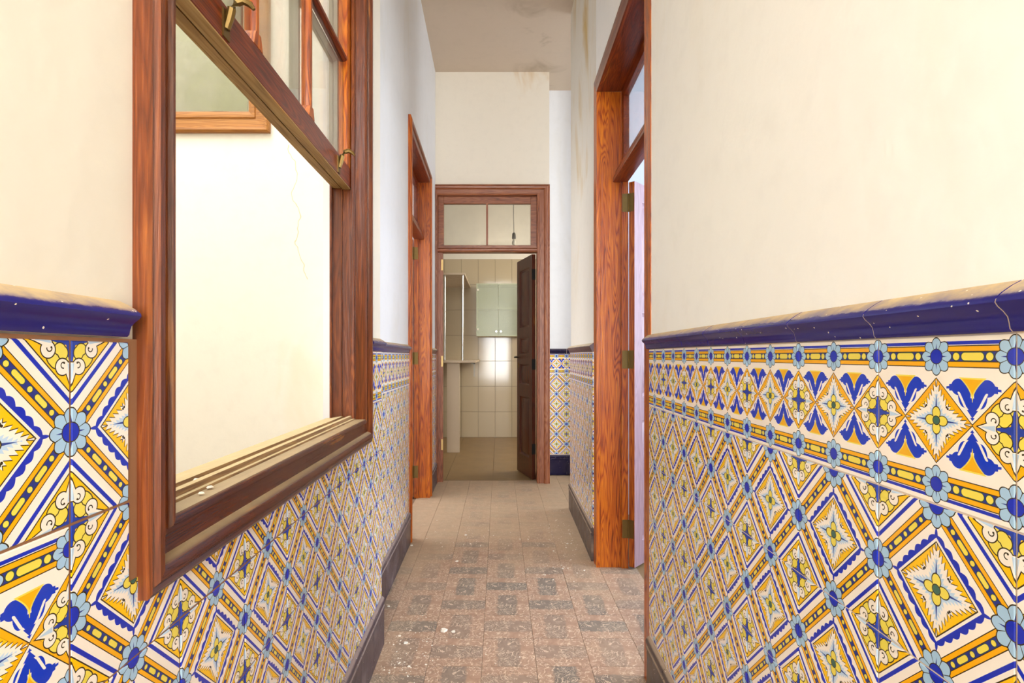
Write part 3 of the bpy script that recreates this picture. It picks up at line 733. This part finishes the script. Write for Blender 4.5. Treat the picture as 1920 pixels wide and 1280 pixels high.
# ------------------------------------------------------------------ kitchen furniture
cb = empty('wall_cabinet', (-.011, 7.79, 1.453)); tag(cb, 'pale wall cabinet with two frosted glass doors on white kitchen tiles', 'cabinet')
cx0, cx1, cy0, cy1, cz0, cz1 = -.318, .296, 7.45, 7.79, 1.453, 2.185
mb = MB()
for a in ((cx0, cx0+.018, cy0+.006, cy1, cz0, cz1), (cx1-.018, cx1, cy0+.006, cy1, cz0, cz1), (cx0+.018, cx1-.018, cy0+.006, cy1, cz0, cz0+.018), (cx0+.018, cx1-.018, cy0+.006, cy1, cz1-.018, cz1), (cx0+.018, cx1-.018, cy1-.008, cy1, cz0+.018, cz1-.018)): mb.box(ID, *a)
obj('carcass', mb, 'carcass', cb)
obj('shelf', MB().box(ID, cx0+.018, cx1-.018, cy0+.03, cy1-.008, 1.83, 1.848), 'carcass', cb)
g = G('frosted_cabinet_glass'); tr = g.N.new('ShaderNodeBsdfTransparent'); tr.inputs[0].default_value = (.93, .96, .86, 1)
mxs = g.N.new('ShaderNodeMixShader'); mxs.inputs[0].default_value = .36; g.L.new(tr.outputs[0], mxs.inputs[1]); g.out(lin('c9cab2'), .22); g.L.new(g.bsdf.outputs[0], mxs.inputs[2]); g.L.new(mxs.outputs[0], g.N['Material Output'].inputs[0]); M['frost'] = g.mat
xm2 = (cx0+cx1)/2
for a, b, kx, hx in ((cx0+.002, xm2-.0015, xm2-.03, cx0+.022), (xm2+.0015, cx1-.002, xm2+.035, cx1-.022)):
    d = obj('cabinet_door', MB().box(ID, a, b, cy0-.001, cy0+.004, cz0+.002, cz1-.002), 'frost', cb)
    obj('knob', MB().tube([(kx, cy0-.001, cz0+.065), (kx, cy0-.012, cz0+.065), (kx, cy0-.022, cz0+.065)], [.006, .006, .012], 12), 'chrome', d)
    for z in (cz0+.095, cz1-.09):
        obj('hinge_disc', MB().tube([(hx, cy0-.006, z), (hx, cy0-.001, z)], .014, 14), 'chip', d)
br = empty('breakfast_bar', (-.52, 6.55, 0)); tag(br, 'beige laminate breakfast bar with leg panel, chrome posts and overhead shelf', 'bar')
obj('counter_top', MB().box(ID, -1.15, -.282, 6.47, 7.785, 1.098, 1.124), 'bar', br, bevel=.002)
obj('leg_panel', MB().box(ID, -.64, -.483, 6.56, 6.6, 0, 1.098), 'bar', br, bevel=.002)
obj('bracket', MB().box(ID, -.312, -.296, 6.52, 6.545, .93, 1.098).box(ID, -.34, -.296, 6.52, 6.545, 1.08, 1.098), 'sashgrey', br)
sf = obj('overhead_shelf', MB().box(ID, -1.15, -.415, 6.5, 6.52, 2.16, 2.185).box(ID, -.43, -.415, 6.52, 7.78, 2.16, 2.185).box(ID, -1.15, -.43, 7.765, 7.78, 2.16, 2.185), 'bar', br)
for k in range(13): obj('slat', MB().box(ID, -1.15, -.43, 6.54+k*.095, 6.54+k*.095+.078, 2.165, 2.18), 'bar', sf)
for x in (-.66, -.443): obj('post', MB().tube([(x, 6.53, 1.124), (x, 6.53, 2.16)], .011, 12), 'chrome', br, smooth=True)
lp = empty('hanging_bulb_holder', (.178, 6.5, 2.55)); tag(lp, 'bare bulb holder on a cable behind the transom glass', 'lamp')
obj('cable', MB().tube([(.172, 6.5, 3.82), (.176, 6.5, 3.3), (.172, 6.5, 2.9), (.178, 6.5, 2.66)], .004, 6), 'black', lp)
obj('socket', MB().tube([(.178, 6.5, 2.67), (.178, 6.5, 2.655), (.178, 6.5, 2.60), (.178, 6.5, 2.59)], [.010, .021, .024, .018], 12), 'iron', lp)
obj('bulb', MB().tube([(.178, 6.5, 2.592), (.178, 6.5, 2.57), (.178, 6.5, 2.545), (.178, 6.5, 2.525), (.178, 6.5, 2.515)], [.012, .018, .026, .02, .006], 12), 'sashgrey', lp, smooth=True)

# ------------------------------------------------------------------ debris
def chip(mb, x, y, z, r):
    n = random.randint(5, 7); a0 = random.random()*6
    ring = [(x+r*random.uniform(.6, 1.15)*math.cos(a0+6.283*k/n), y+r*random.uniform(.6, 1.15)*math.sin(a0+6.283*k/n)) for k in range(n)]
    hgt = r*.35
    vs = [(px, py, z) for px, py in ring]+[(x+(px-x)*.7, y+(py-y)*.7, z+hgt*random.uniform(.6, 1.1)) for px, py in ring]
    mb.add(vs, [tuple(range(n))[::-1], tuple(range(n, 2*n))]+[(k, (k+1) % n, n+(k+1) % n, n+k) for k in range(n)])
def pix(px, py): 
    y = F*HC/(py-VY); return (px-VX)*y/F, y
big = [(833, 1182, .020, 'large white plaster flake left of the corridor centre, nearest the camera'), (850, 1184, .013, 'thin white plaster sliver beside the largest floor flake'), (760, 1205, .012, 'white plaster flake on the floor close to the left skirting'), (749, 1192, .008, 'small round plaster chip near the left skirting'), (857, 1052, .011, 'white plaster flake alone in the middle of the corridor floor'),
       (728, 1137, .009, 'flat plaster chip against the left skirting foot'), (873, 1003, .011, 'pale plaster flake below the left doorway'), (772, 1022, .011, 'long plaster chip at the left doorway corner'), (1064, 1019, .009, 'plaster chip by the right skirting before the corner'), (1055, 1066, .008, 'small plaster chip near the right door jamb')]
for px, py, r, lb in big:
    x, y = pix(px, py); mb = MB(); chip(mb, x, y, .0005, r); tag(obj('plaster_flake', mb, 'chip'), lb, 'plaster flake', 'plaster flakes on the floor')
mb = MB()
for cx, cy, sx, sy, n in ((1062, 1012, 34, 40, 260), (762, 1225, 40, 45, 200), (800, 1010, 60, 25, 60), (930, 1080, 200, 120, 120), (870, 1003, 40, 20, 40)):
    for _ in range(n):
        px, py = random.gauss(cx, sx), max(930, random.gauss(cy, sy))
        x, y = pix(px, py)
        if -.43-.012*y < x < .49 and .9 < y < 4.9: chip(mb, x, y, .0004, abs(random.gauss(0, .0022))+.001)
tag(obj('plaster_crumbs', mb, 'chip'), 'scattered white plaster crumbs over the corridor floor', 'debris', kind='stuff')
for t, n_, r, lb in ((.93, -.050, .012, 'white paint flake standing on the window sill ridge'), (.90, -.012, .007, 'small paint flake lying at the sill front'), (.86, -.006, .006, 'tiny paint chip by the near jamb on the sill')):
    p = WL(t, n_, WH0+.0065 if n_ < -.04 else WH0+.003); mb = MB(); chip(mb, p.x, p.y, p.z, r); tag(obj('paint_flake', mb, 'chip'), lb, 'paint flake', 'paint flakes on the window sill')
